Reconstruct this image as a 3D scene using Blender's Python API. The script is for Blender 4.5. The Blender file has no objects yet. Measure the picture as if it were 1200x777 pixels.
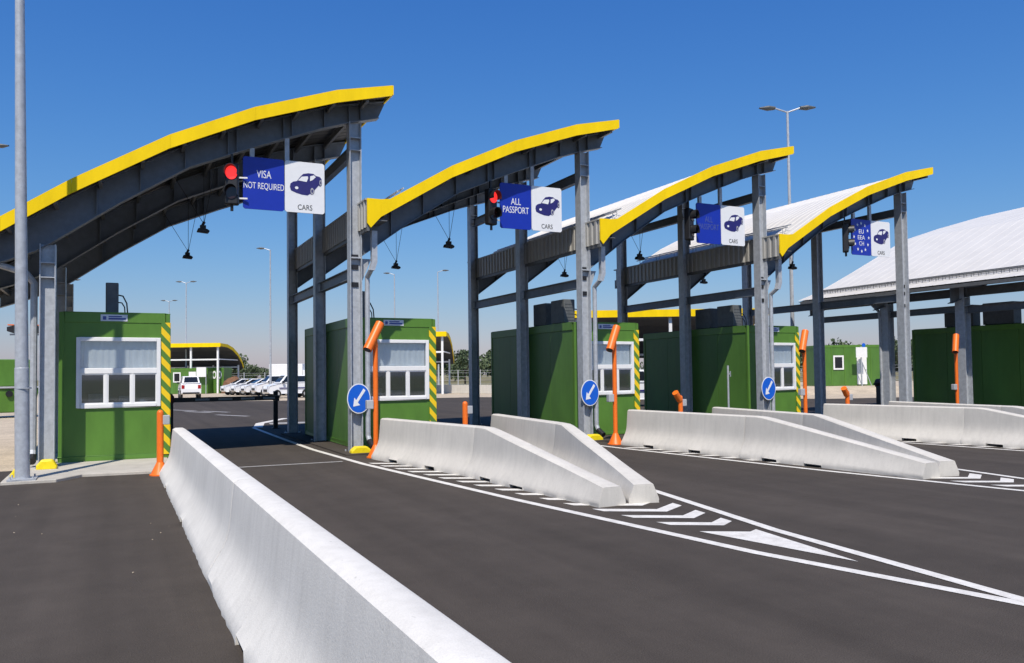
import bpy, bmesh, math, random
from mathutils import Vector, Matrix
random.seed(7)
R = math.radians
sc = bpy.context.scene
col = sc.collection

# ------------------------------------------------------------------ camera
YAW, PIT, ROLL = 0.4557, 0.0344, -0.0122
H = 1.65
fw = Vector((math.sin(YAW)*math.cos(PIT), math.cos(YAW)*math.cos(PIT), math.sin(PIT)))
r0 = Vector((math.cos(YAW), -math.sin(YAW), 0)); u0 = r0.cross(fw)
rr = r0*math.cos(ROLL)+u0*math.sin(ROLL); uu = -r0*math.sin(ROLL)+u0*math.cos(ROLL)
cam = bpy.data.cameras.new('camera'); camo = bpy.data.objects.new('camera', cam); col.objects.link(camo)
camo.matrix_world = Matrix(((rr.x, uu.x, -fw.x, 0), (rr.y, uu.y, -fw.y, 0), (rr.z, uu.z, -fw.z, H), (0, 0, 0, 1)))
cam.sensor_width = 36; cam.lens = 948.4*36/1200; cam.shift_y = 17.26/1200; cam.clip_end = 6000; cam.clip_start = .05
sc.camera = camo

# ------------------------------------------------------------------ light
SUN = Vector((.33, .60, -1.0))
w = bpy.data.worlds.new('World'); sc.world = w; w.use_nodes = True
nt = w.node_tree
sky = nt.nodes.new('ShaderNodeTexSky'); sky.sky_type = 'NISHITA'; sky.sun_disc = False
sky.sun_elevation = math.atan2(1, math.hypot(SUN.x, SUN.y)); sky.sun_rotation = R(208.8)
sky.altitude = 0; sky.air_density = 1.6; sky.dust_density = .3; sky.ozone_density = 5.0
# the phone camera's rendering of that sky: one power per colour channel, the same over the whole dome
sep = nt.nodes.new('ShaderNodeSeparateColor'); cmb = nt.nodes.new('ShaderNodeCombineColor'); nt.links.new(sky.outputs[0], sep.inputs[0])
for ch, (gain, power) in enumerate(((.478, 1.5), (.61, 1.09), (1.0, .75))):
    dv = nt.nodes.new('ShaderNodeMath'); dv.operation = 'DIVIDE'; dv.inputs[1].default_value = 5.3; nt.links.new(sep.outputs[ch], dv.inputs[0])
    pw = nt.nodes.new('ShaderNodeMath'); pw.operation = 'POWER'; pw.inputs[1].default_value = power; nt.links.new(dv.outputs[0], pw.inputs[0])
    ml = nt.nodes.new('ShaderNodeMath'); ml.operation = 'MULTIPLY'; ml.inputs[1].default_value = gain*6.24; nt.links.new(pw.outputs[0], ml.inputs[0]); nt.links.new(ml.outputs[0], cmb.inputs[ch])
nt.links.new(cmb.outputs[0], nt.nodes['Background'].inputs[0]); nt.nodes['Background'].inputs[1].default_value = .10
sl = bpy.data.lights.new('sun', 'SUN'); sl.energy = 5.0; sl.angle = R(.53); sl.color = (1, .925, .82)
so = bpy.data.objects.new('sun', sl); col.objects.link(so); so.rotation_euler = SUN.to_track_quat('-Z', 'Y').to_euler(); so.location = (-6, -12, 20)
vs = sc.view_settings; vs.view_transform = 'Standard'; vs.look = 'None'; vs.exposure = 0.0; vs.gamma = 1; vs.use_curve_mapping = False

# ------------------------------------------------------------------ materials
def mat(name, c, rough=.6, metal=0, var=.08, scale=6, bump=0, bscale=60, c2=None, spec=.5, stretch=(1, 1, 1), emit=0, speck=0, tracks=0):
    m = bpy.data.materials.new(name); m.use_nodes = True
    n = m.node_tree.nodes; l = m.node_tree.links; b = n['Principled BSDF']
    b.inputs['Roughness'].default_value = rough; b.inputs['Metallic'].default_value = metal
    b.inputs['Specular IOR Level'].default_value = spec
    tc = n.new('ShaderNodeTexCoord'); mp = n.new('ShaderNodeMapping'); mp.inputs['Scale'].default_value = stretch
    l.new(tc.outputs['Object'], mp.inputs[0])
    nz = n.new('ShaderNodeTexNoise'); nz.inputs['Scale'].default_value = scale; nz.inputs['Detail'].default_value = 8; nz.inputs['Roughness'].default_value = .62
    l.new(mp.outputs[0], nz.inputs['Vector'])
    ra = n.new('ShaderNodeValToRGB'); ra.color_ramp.elements[0].position = .32; ra.color_ramp.elements[1].position = .68
    lo = c2 or tuple(max(0, x*(1-var)) for x in c); hi = c if c2 else tuple(min(1, x*(1+var)) for x in c)
    ra.color_ramp.elements[0].color = (*lo, 1); ra.color_ramp.elements[1].color = (*hi, 1)
    l.new(nz.outputs['Fac'], ra.inputs[0]); out = ra.outputs[0]
    if speck:
        n2 = n.new('ShaderNodeTexNoise'); n2.inputs['Scale'].default_value = bscale; n2.inputs['Detail'].default_value = 3
        l.new(tc.outputs['Object'], n2.inputs['Vector'])
        mr = n.new('ShaderNodeMapRange'); mr.inputs[1].default_value = .3; mr.inputs[2].default_value = .7; mr.inputs[3].default_value = 1-speck; mr.inputs[4].default_value = 1+speck
        l.new(n2.outputs['Fac'], mr.inputs[0])
        mx = n.new('ShaderNodeVectorMath'); mx.operation = 'SCALE'; l.new(out, mx.inputs[0]); l.new(mr.outputs[0], mx.inputs['Scale']); out = mx.outputs[0]
    if tracks:
        m4 = n.new('ShaderNodeMapping'); m4.inputs['Scale'].default_value = (1.6, .05, 1); l.new(tc.outputs['Object'], m4.inputs[0])
        n4 = n.new('ShaderNodeTexNoise'); n4.inputs['Scale'].default_value = 1.0; n4.inputs['Detail'].default_value = 5; n4.inputs['Roughness'].default_value = .55; l.new(m4.outputs[0], n4.inputs['Vector'])
        n5 = n.new('ShaderNodeTexNoise'); n5.inputs['Scale'].default_value = 1.7; n5.inputs['Detail'].default_value = 10; n5.inputs['Roughness'].default_value = .7; l.new(tc.outputs['Object'], n5.inputs['Vector'])
        for src, lo_, hi_, a_, b_ in ((n4, .35, .65, 1-tracks, 1+tracks), (n5, .35, .68, 1.05, 1-tracks*1.1)):
            r4 = n.new('ShaderNodeMapRange'); r4.inputs[1].default_value = lo_; r4.inputs[2].default_value = hi_; r4.inputs[3].default_value = a_; r4.inputs[4].default_value = b_; l.new(src.outputs['Fac'], r4.inputs[0])
            x4 = n.new('ShaderNodeVectorMath'); x4.operation = 'SCALE'; l.new(out, x4.inputs[0]); l.new(r4.outputs[0], x4.inputs['Scale']); out = x4.outputs[0]
    l.new(out, b.inputs['Base Color'])
    if bump:
        n3 = n.new('ShaderNodeTexNoise'); n3.inputs['Scale'].default_value = bscale; n3.inputs['Detail'].default_value = 4
        l.new(tc.outputs['Object'], n3.inputs['Vector'])
        bp = n.new('ShaderNodeBump'); bp.inputs['Strength'].default_value = bump; bp.inputs['Distance'].default_value = .01
        l.new(n3.outputs['Fac'], bp.inputs['Height']); l.new(bp.outputs[0], b.inputs['Normal'])
    if emit:
        b.inputs['Emission Color'].default_value = (*c, 1); b.inputs['Emission Strength'].default_value = emit
    return m
M = {}
M['steel'] = mat('galvanised_steel', (.42, .445, .475), .42, .12, .16, 9, .10, 40)
M['steel_dark'] = mat('weathered_steel', (.15, .155, .16), .5, .2, .14, 7)
M['beam'] = mat('shade_toned_beam', (.145, .17, .205), .5, .05, .12, 7)  # frame steel with the canopy shade put into its colour, darker and bluer
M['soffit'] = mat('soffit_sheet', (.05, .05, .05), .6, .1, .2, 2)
M['yellow'] = mat('yellow_trim', (.90, .62, .004), .5, 0, .09, 2.2, spec=.15, stretch=(1, 1, .25))
M['yellow_plastic'] = mat('yellow_plastic', (.85, .66, .01), .4, 0, .1, 8)
M['white_roof'] = mat('white_roof_sheet', (.62, .60, .56), .5, 0, .05, 1.2)
M['parapet'] = mat('parapet_sheet', (.40, .39, .36), .5, .1, .06, 3)
M['green'] = mat('green_paint', (.088, .205, .026), .42, 0, .12, 2.5, .03, 30, stretch=(1, 1, .35))
M['green_dark'] = mat('green_panel', (.075, .18, .028), .45, 0, .13, 2.5, stretch=(1, 1, .35))
M['white'] = mat('white_plastic', (.80, .80, .79), .4, 0, .04, 5)
M['grey'] = mat('grey_plastic', (.40, .41, .42), .5, 0, .08, 8)
M['ac'] = mat('dark_casing', (.13, .14, .145), .55, .2, .15, 8)
M['black'] = mat('black_plastic', (.014, .014, .016), .45, 0, .2, 8)
M['rubber'] = mat('rubber', (.02, .02, .02), .85, 0, .2, 20)
M['darkred'] = mat('dark_red_cover', (.06, .012, .012), .6, 0, .2, 8)
M['orange'] = mat('orange_paint', (.85, .165, .012), .42, 0, .06, 8)
M['blue'] = mat('sign_blue', (.007, .028, .36), .38, 0, .05, 6)
M['round_blue'] = mat('round_sign_blue', (.004, .11, .58), .35, 0, .04, 6)
M['sign_white'] = mat('sign_white', (.78, .79, .80), .4, 0, .03, 6)
M['navy'] = mat('pictogram_navy', (.018, .016, .14), .5, 0, .1, 12)
M['print_black'] = mat('print_black', (.03, .03, .03), .6)
M['red_lit'] = mat('red_lens_lit', (1, .035, .03), .3, 0, .05, 6, emit=1.1)
M['lens_off'] = mat('dark_lens', (.03, .012, .012), .15, 0, .2, 8)
M['asphalt'] = mat('asphalt', (.0675, .0565, .047), .92, 0, .08, .25, .6, 120, speck=.34, spec=.22, tracks=.14)
M['gravel'] = mat('gravel', (.56, .46, .33), .95, 0, .2, 1.2, .5, 30, c2=(.40, .33, .24), speck=.25)
M['field'] = mat('dry_field', (.25, .19, .095), .95, 0, .3, .06, c2=(.11, .12, .045), stretch=(.4, 1, 1), speck=.3, bscale=1.5)
M['pad'] = mat('concrete_pad', (.46, .43, .375), .9, 0, .12, 2.2, .3, 60, speck=.1)
M['line'] = mat('road_paint', (.74, .72, .67), .85, 0, .1, 7, .3, 90, c2=(.56, .535, .49), speck=.10)
M['line_old'] = mat('worn_road_paint', (.42, .41, .39), .85, 0, .2, 9, c2=(.24, .23, .22))
M['car_white'] = mat('car_paint_white', (.80, .81, .82), .22, 0, .02, 2)
M['glass_dark'] = mat('tinted_glass', (.012, .015, .02), .06, 0, .2, 2)
M['tail'] = mat('tail_lamp', (.35, .01, .01), .3)
M['head'] = mat('head_lamp', (.6, .62, .65), .12)
M['curtain'] = mat('curtain_cloth', (.60, .64, .66), .8, 0, .06, 3)
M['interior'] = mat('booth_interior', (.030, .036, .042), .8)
M['bark'] = mat('bark', (.06, .045, .03), .9)
M['leaf'] = mat('foliage', (.11, .14, .06), .75, 0, .3, .25, c2=(.055, .085, .04))
M['brown'] = mat('brown_heap', (.17, .085, .045), .9, 0, .2, 3)
M['label'] = mat('white_label', (.65, .68, .72), .5)
M['label_print'] = mat('label_print', (.06, .09, .30), .5)

def concrete(name, base):
    m = bpy.data.materials.new(name); m.use_nodes = True
    n = m.node_tree.nodes; l = m.node_tree.links; b = n['Principled BSDF']; b.inputs['Roughness'].default_value = .88
    b.inputs['Specular IOR Level'].default_value = .3
    tc = n.new('ShaderNodeTexCoord')
    def noise(scale, det, st=(1, 1, 1), rough=.6):
        mp = n.new('ShaderNodeMapping'); mp.inputs['Scale'].default_value = st; l.new(tc.outputs['Object'], mp.inputs[0])
        z = n.new('ShaderNodeTexNoise'); z.inputs['Scale'].default_value = scale; z.inputs['Detail'].default_value = det; z.inputs['Roughness'].default_value = rough
        l.new(mp.outputs[0], z.inputs['Vector']); return z.outputs['Fac']
    def rng(f, a, b_, lo, hi):
        mr = n.new('ShaderNodeMapRange'); mr.inputs[1].default_value = a; mr.inputs[2].default_value = b_; mr.inputs[3].default_value = lo; mr.inputs[4].default_value = hi
        l.new(f, mr.inputs[0]); return mr.outputs[0]
    a = rng(noise(1.3, 8, rough=.65), .3, .7, .91, 1.04)
    s = rng(noise(13, 5, (1, 1, .07)), .42, .78, 1.02, .91)
    g = rng(noise(150, 2), .3, .7, .93, 1.05)
    p = rng(noise(42, 2, rough=.4), .71, .76, 1.0, .8)
    def mul(x, y):
        q = n.new('ShaderNodeMath'); q.operation = 'MULTIPLY'; l.new(x, q.inputs[0]); l.new(y, q.inputs[1]); return q.outputs[0]
    t = mul(mul(a, s), mul(g, p))
    mx = n.new('ShaderNodeVectorMath'); mx.operation = 'SCALE'; mx.inputs[0].default_value = base; l.new(t, mx.inputs['Scale'])
    l.new(mx.outputs[0], b.inputs['Base Color'])
    bp = n.new('ShaderNodeBump'); bp.inputs['Strength'].default_value = .35; bp.inputs['Distance'].default_value = .006
    l.new(noise(70, 6), bp.inputs['Height']); l.new(bp.outputs[0], b.inputs['Normal'])
    return m
M['concrete'] = concrete('barrier_concrete', (.60, .57, .51))
M['pale_concrete'] = concrete('light_toned_concrete', (.70, .675, .615))  # same barrier concrete, colour brightened to stand in for stronger light on it

def glass():
    m = bpy.data.materials.new('window_glass'); m.use_nodes = True
    n = m.node_tree.nodes; l = m.node_tree.links
    for x in list(n):
        if x.type != 'OUTPUT_MATERIAL': n.remove(x)
    o = [x for x in n if x.type == 'OUTPUT_MATERIAL'][0]
    t = n.new('ShaderNodeBsdfTransparent'); t.inputs[0].default_value = (.94, .96, .97, 1)
    g = n.new('ShaderNodeBsdfGlossy'); g.inputs['Roughness'].default_value = .03; g.inputs[0].default_value = (.72, .86, 1, 1)
    lw = n.new('ShaderNodeLayerWeight'); lw.inputs[0].default_value = .5
    pw = n.new('ShaderNodeMath'); pw.operation = 'POWER'; pw.inputs[1].default_value = 3.0; l.new(lw.outputs['Facing'], pw.inputs[0])
    f = n.new('ShaderNodeMath'); f.operation = 'MULTIPLY_ADD'; f.inputs[1].default_value = .85; f.inputs[2].default_value = .11; l.new(pw.outputs[0], f.inputs[0])
    x = n.new('ShaderNodeMixShader'); l.new(f.outputs[0], x.inputs[0]); l.new(t.outputs[0], x.inputs[1]); l.new(g.outputs[0], x.inputs[2]); l.new(x.outputs[0], o.inputs[0])
    return m
M['glass'] = glass()

def stripes():
    """yellow tape with green gaps: diagonal hazard print"""
    m = bpy.data.materials.new('hazard_print'); m.use_nodes = True
    n = m.node_tree.nodes; l = m.node_tree.links; b = n['Principled BSDF']; b.inputs['Roughness'].default_value = .45
    tc = n.new('ShaderNodeTexCoord'); sp = n.new('ShaderNodeSeparateXYZ'); l.new(tc.outputs['Object'], sp.inputs[0])
    a = n.new('ShaderNodeMath'); a.operation = 'MULTIPLY_ADD'; a.inputs[1].default_value = 1.15; l.new(sp.outputs[0], a.inputs[0]); l.new(sp.outputs[2], a.inputs[2])
    d = n.new('ShaderNodeMath'); d.operation = 'DIVIDE'; d.inputs[1].default_value = .30; l.new(a.outputs[0], d.inputs[0])
    f = n.new('ShaderNodeMath'); f.operation = 'FRACT'; l.new(d.outputs[0], f.inputs[0])
    g = n.new('ShaderNodeMath'); g.operation = 'GREATER_THAN'; g.inputs[1].default_value = .5; l.new(f.outputs[0], g.inputs[0])
    x = n.new('ShaderNodeMix'); x.data_type = 'RGBA'; x.inputs[6].default_value = (.092, .215, .03, 1); x.inputs[7].default_value = (.88, .58, .01, 1)
    l.new(g.outputs[0], x.inputs[0]); l.new(x.outputs[2], b.inputs['Base Color'])
    return m
M['hazard'] = stripes()

# ------------------------------------------------------------------ mesh helpers
class MB:
    def __init__(s): s.v = []; s.f = []
    def add(s, vs_, fs_):
        o = len(s.v); s.v += [tuple(p) for p in vs_]; s.f += [tuple(i+o for i in f) for f in fs_]; return s
    def box(s, x0, x1, y0, y1, z0, z1):
        return s.add([(x0, y0, z0), (x1, y0, z0), (x1, y1, z0), (x0, y1, z0), (x0, y0, z1), (x1, y0, z1), (x1, y1, z1), (x0, y1, z1)],
                     [(0, 3, 2, 1), (4, 5, 6, 7), (0, 1, 5, 4), (1, 2, 6, 5), (2, 3, 7, 6), (3, 0, 4, 7)])
    def prism(s, pts, a, b, axis='y'):
        """polygon of 2-d points extruded from a to b along axis; y: (x,z)  x: (y,z)  z: (x,y)"""
        n = len(pts)
        def P(p, t): return (p[0], t, p[1]) if axis == 'y' else ((t, p[0], p[1]) if axis == 'x' else (p[0], p[1], t))
        vs_ = [P(p, a) for p in pts]+[P(p, b) for p in pts]
        return s.add(vs_, [tuple(range(n)), tuple(range(2*n-1, n-1, -1))]+[(i, (i+1) % n, (i+1) % n+n, i+n) for i in range(n)])
    def strip(s, lo, hi, a, b):
        """band between two polylines (x,z), thick from y=a to y=b"""
        for i in range(len(lo)-1): s.prism([lo[i], lo[i+1], hi[i+1], hi[i]], a, b)
        return s
    def cyl(s, p0, p1, r0, r1=None, n=12, cap=True):
        r1 = r0 if r1 is None else r1; p0 = Vector(p0); p1 = Vector(p1); d = (p1-p0).normalized()
        a = d.orthogonal().normalized(); b = d.cross(a)
        vs_ = [p0+(a*math.cos(t)+b*math.sin(t))*r0 for t in [2*math.pi*i/n for i in range(n)]]+[p1+(a*math.cos(t)+b*math.sin(t))*r1 for t in [2*math.pi*i/n for i in range(n)]]
        fs_ = [(i, (i+1) % n, (i+1) % n+n, i+n) for i in range(n)]
        if cap: fs_ += [tuple(range(n-1, -1, -1)), tuple(range(n, 2*n))]
        return s.add(vs_, fs_)
    def tube(s, path, r, n=8):
        for a, b in zip(path[:-1], path[1:]): s.cyl(a, b, r, n=n)
        for p in path[1:-1]: s.ball(p, r*1.03, n)
        return s
    def ball(s, c, r, n=8, sz=1):
        vs_ = []; fs_ = []; m = max(3, n//2)
        for j in range(m+1):
            ph = math.pi*j/m
            for i in range(n): t = 2*math.pi*i/n; vs_.append((c[0]+r*math.sin(ph)*math.cos(t), c[1]+r*math.sin(ph)*math.sin(t), c[2]+sz*r*math.cos(ph)))
        for j in range(m):
            for i in range(n): fs_.append((j*n+i, j*n+(i+1) % n, (j+1)*n+(i+1) % n, (j+1)*n+i))
        return s.add(vs_, fs_)
    def disc(s, cx, cz, rx, rz, y0, y1, n=40):
        return s.prism([(cx+rx*math.cos(2*math.pi*i/n), cz+rz*math.sin(2*math.pi*i/n)) for i in range(n)], y0, y1)
    def ring(s, cx, cz, rx, rz, q, y0, y1, n=40):
        for i in range(n):
            a = 2*math.pi*i/n; b = 2*math.pi*(i+1)/n
            s.prism([(cx+rx*math.cos(a), cz+rz*math.sin(a)), (cx+rx*math.cos(b), cz+rz*math.sin(b)), (cx+rx*q*math.cos(b), cz+rz*q*math.sin(b)), (cx+rx*q*math.cos(a), cz+rz*q*math.sin(a))], y0, y1)
        return s
    def mesh(s, name, smooth=False, weld=True):
        me = bpy.data.meshes.new(name); me.from_pydata(s.v, [], s.f)
        bm = bmesh.new(); bm.from_mesh(me)
        if weld: bmesh.ops.remove_doubles(bm, verts=bm.verts, dist=1e-5)
        bmesh.ops.recalc_face_normals(bm, faces=bm.faces); bm.to_mesh(me); bm.free()
        if smooth: me.shade_smooth()
        return me
    def build(s, name, m, parent=None, smooth=False, bevel=0, weld=True, label=None, loc=None, rz=0):
        me = s.mesh(name, False, weld); me.materials.append(M[m])
        if smooth:
            try: me.set_sharp_from_angle(angle=R(38))
            except Exception: me.shade_smooth()
        o = bpy.data.objects.new(name, me); col.objects.link(o); o.parent = parent
        if loc: o.location = loc
        if rz: o.rotation_euler.z = rz
        if bevel:
            b = o.modifiers.new('bevel', 'BEVEL'); b.width = bevel; b.segments = 2; b.limit_method = 'ANGLE'; b.angle_limit = R(40)
        if label: o['label'] = label
        return o

def link_mesh(name, me, parent, loc=(0, 0, 0)):
    o = bpy.data.objects.new(name, me); col.objects.link(o); o.parent = parent; o.location = loc; return o
def tag(o, label, cat, group=None):
    o['label'] = label; o['category'] = cat
    if group: o['group'] = group
    return o
def struct(o, kind='structure'): o['kind'] = kind; return o
def empty(name, loc, label, cat, group=None, rz=0):
    o = bpy.data.objects.new(name, None); o.empty_display_size = .3; col.objects.link(o); o.location = loc; o.rotation_euler.z = rz
    return tag(o, label, cat, group)
def copy_tree(o, parent=None):
    c = o.copy(); col.objects.link(c); c.parent = parent
    for ch in list(o.children): copy_tree(ch, c)
    return c
def text(s_, name, m, parent, cx, cz, wid, hei, y, ):
    cu = bpy.data.curves.new('lettering', 'FONT'); cu.body = s_; cu.size = 1; cu.extrude = .0
    t = bpy.data.objects.new('lettering', cu); col.objects.link(t)
    dg = bpy.context.evaluated_depsgraph_get(); dg.update()
    me = bpy.data.meshes.new_from_object(t.evaluated_get(dg)); bpy.data.objects.remove(t)
    xs = [v.co.x for v in me.vertices]; ys = [v.co.y for v in me.vertices]
    x0, x1, y0, y1 = min(xs), max(xs), min(ys), max(ys)
    for v in me.vertices: v.co = (cx+((v.co.x-x0)/(x1-x0)-.5)*wid, y, cz+((v.co.y-y0)/(y1-y0)-.5)*hei)
    me.materials.clear(); me.materials.append(M[m])
    bm = bmesh.new(); bm.from_mesh(me); ext = bmesh.ops.extrude_face_region(bm, geom=bm.faces[:])
    for e in ext['geom']:
        if isinstance(e, bmesh.types.BMVert): e.co.y -= .003
    bmesh.ops.recalc_face_normals(bm, faces=bm.faces); bm.to_mesh(me); bm.free()
    return link_mesh(name, me, parent)
def ray(x, y):
    return fw+rr*((x-600)/948.4)-uu*((y-405.76)/948.4)
def at(x, y, X=None, Y=None, Z=None, D=None):
    """photo pixel to a place on a known plane"""
    d = ray(x, y); t = X/d.x if X is not None else Y/d.y if Y is not None else (Z-H)/d.z if Z is not None else D
    return Vector((0, 0, H))+d*t

# ------------------------------------------------------------------ layout
X1, S, Y0, YF = -1.127, 5.758, 17.13, 16.48
def XI(i): return X1+S*i
CABX, CABY, CABW, CABL, CABH = .139, 17.86, 1.985, 5.12, 2.96

# ------------------------------------------------------------------ ground
def sheet(name, pts, z, m, kind='structure'):
    b = MB(); b.add([(x, y, z) for x, y in pts], [tuple(range(len(pts)))]); return struct(b.build(name, m), kind)
sheet('field', [(-3000, -1500), (3000, -1500), (3000, 3500), (-3000, 3500)], -.03, 'field')
sheet('gravel_yard', [(-80, -40), (160, -40), (160, 62), (70, 92), (28, 108), (-80, 125)], -.012, 'gravel')
sheet('asphalt_road', [(-80, -30), (120, -30), (120, 14), (90, 20), (42, 33), (37, 34), (24, 54), (9.7, 58), (5, 62), (-1.6, 66), (-1.6, 17.3), (-80, 16.2)], 0, 'asphalt')

def polyline_strip(b, pts, wd, z=.005):
    n = len(pts); L = []; Rr = []
    for i, p in enumerate(pts):
        a = Vector(pts[max(0, i-1)]); c = Vector(pts[min(n-1, i+1)]); d = (c-a).normalized(); nrm = Vector((-d.y, d.x))
        L.append(Vector(p)+nrm*wd/2); Rr.append(Vector(p)-nrm*wd/2)
    for i in range(n-1): b.add([(*L[i], z), (*Rr[i], z), (*Rr[i+1], z), (*L[i+1], z)], [(0, 1, 2, 3)])
    return b
def marking(name, pts, wd, m='line', z=.005, parent=None):
    b = MB(); polyline_strip(b, [tuple(p) for p in pts], wd, z); o = b.build(name, m, parent, weld=False)
    return o if parent else struct(o)

# gore markings in front of every island
for i in (1, 2, 3, 4):
    ox = XI(i)-XI(1)
    apex = (5.73+ox, 3.45)
    L0, R0 = (4.17+ox, 14.9), (7.42+ox, 14.9)
    bnd = struct(bpy.data.objects.new('road_marking', None)); col.objects.link(bnd)
    marking('edge_line', [(4.05+ox, 27.5), (4.0+ox, 22), (4.0+ox, 18.5), L0, (4.72+ox, 9.6), (5.23+ox, 5.7), apex, (6.06+ox, 1.3), (6.4+ox, -2)] if i == 1 else [(4.05+ox, 27), (4.0+ox, 18.5), L0, (4.72+ox, 9.6), apex], .12, parent=bnd)
    marking('edge_line', [(7.55+ox, 27), (7.5+ox, 18.5), R0, (6.74+ox, 9.3), (6.14+ox, 6.4), (apex[0]+.05, apex[1]+.05)], .12, z=.006, parent=bnd)
    def xl(y): return L0[0]+(apex[0]-L0[0])*(L0[1]-y)/(L0[1]-apex[1])
    def xr(y): return R0[0]+(apex[0]-R0[0])*(R0[1]-y)/(R0[1]-apex[1])
    cx = 5.86+ox; ya = 6.95; k = .62; hw = .10
    while ya < 14.2:
        b = MB()
        # left and right limb of one chevron, cut at the edge lines
        for sgn, lim in ((-1, xl), (1, xr)):
            def cut(yb):
                x = cx; y = yb
                for _ in range(60):
                    e = lim(y)-sgn*.16
                    if sgn*(e-x) <= 0: break
                    x += sgn*.03; y = yb+k*abs(x-cx)
                return x, y
            xa, y1_ = cut(ya-hw); xb, y2_ = cut(ya+hw)
            if abs(xa-cx) > .06: b.add([(cx, ya-hw, .0045), (xa, y1_, .0045), (xb, y2_, .0045), (cx, ya+hw, .0045)], [(0, 1, 2, 3)])
        if b.v: b.build('chevron', 'line', bnd)
        ya += .50
    b = MB(); b.add([(5.42+ox, 6.72, .0045), (5.86+ox, 6.45, .0045), (6.0+ox, 6.52, .0045), (5.74+ox, 5.0, .0045)], [(0, 1, 2, 3)]); b.build('nose_triangle', 'line', bnd)
marking('road_marking', [(1.35, 15.6), (3.95, 15.55)], .12, 'line_old')
for i in (1, 2, 3): marking('road_marking', [(7.7+S*(i-1), 15.7), (9.7+S*(i-1), 15.65)], .12, 'line_old')
for p in [(215, 481), (232, 483), (252, 482.5), (272, 487)]:
    q = at(*p, Z=0); marking('road_marking', [(q.x-.5, q.y+1.2), (q.x+.5, q.y-1.2)], .3, 'line_old')
marking('road_marking', [(4.2, 27.6), (4.65, 30), (6.1, 33)], .3)
marking('road_marking', [(4.9, 29.6), (6.8, 29.4)], 1.0, 'line_old')
# concrete plinth of the first island
pl = MB(); pl.prism([(-1.62, 15.0), (-.85, 14.98), (-.5, 15.55), (.66, 15.42), (.95, 15.6), (.95, 23.6), (-1.62, 23.6)], -.01, .05, 'z')
struct(pl.build('pavement', 'pad', bevel=.012))
for i in (1, 2, 3, 4):
    pl = MB(); pl.box(XI(i)-.35, XI(i)+2.3, 16.6, 23.9, -.01, .035); struct(pl.build('pavement', 'asphalt', bevel=.01))

pb = MB(); rp = random.Random(5)
for _ in range(26):
    x, y = rp.uniform(-3.5, .55), rp.uniform(2.5, 13); r_ = rp.uniform(.003, .009)
    vs_ = [(x+r_*rp.uniform(.6, 1.3)*math.cos(a), y+r_*rp.uniform(.6, 1.3)*math.sin(a), z) for z in (.001, r_*.9) for a in (0, 1.26, 2.5, 3.8, 5.0)]
    pb.add(vs_, [(0, 1, 2, 3, 4), (9, 8, 7, 6, 5)]+[(k, (k+1) % 5, (k+1) % 5+5, k+5) for k in range(5)])
pbo = struct(pb.build('loose_grit', 'gravel', weld=False), 'stuff'); pbo['label'] = 'scattered pale grit on the near asphalt'; pbo['category'] = 'grit'
# ------------------------------------------------------------------ canopies
TOP = [(-.69, 4.508), (.40, 5.275), (2.04, 6.277), (3.6, 7.016), (5.25, 7.597), (6.42, 7.86)]
BEAM = [(.13, 4.244), (1.18, 5.017), (2.43, 5.838), (3.7, 6.393), (5.06, 6.94), (5.67, 7.14), (6.29, 7.307)]
def interp(nodes, x):
    if x <= nodes[0][0]: a, b = nodes[0], nodes[1]
    elif x >= nodes[-1][0]: a, b = nodes[-2], nodes[-1]
    else:
        for a, b in zip(nodes[:-1], nodes[1:]):
            if a[0] <= x <= b[0]: break
    return a[1]+(b[1]-a[1])*(x-a[0])/(b[0]-a[0])
DF, DM, DB, DE = YF-Y0, 3.37, 6.87, 7.5           # front edge, middle and rear frames, rear edge (from the front frame)

def h_column(parent, x, y, z1, hw=.13):
    b = MB(); t = .018
    b.box(x-hw, x-hw+t, y-hw, y+hw, .03, z1).box(x+hw-t, x+hw, y-hw, y+hw, .03, z1).box(x-hw+t, x+hw-t, y-.008, y+.008, .03, z1)
    for z in (z1-.35, z1-.62): b.box(x-hw+t, x+hw-t, y-hw+.01, y+hw-.01, z, z+.018)
    c = b.build('column', 'steel', parent)
    b = MB(); b.box(x-.21, x+.21, y-.21, y+.21, .0, .03)
    for sx in (-1, 1):
        for sy in (-1, 1): b.cyl((x+sx*.17, y+sy*.17, .03), (x+sx*.17, y+sy*.17, .075), .018, n=6)
    b.build('base_plate', 'steel', c)
    return c
def i_beam_y(b, x, y0, y1, z0, z1, wd=.14):
    b.box(x-wd/2, x+wd/2, y0, y1, z0, z0+.016).box(x-wd/2, x+wd/2, y0, y1, z1-.016, z1).box(x-.006, x+.006, y0, y1, z0+.016, z1-.016)

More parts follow.
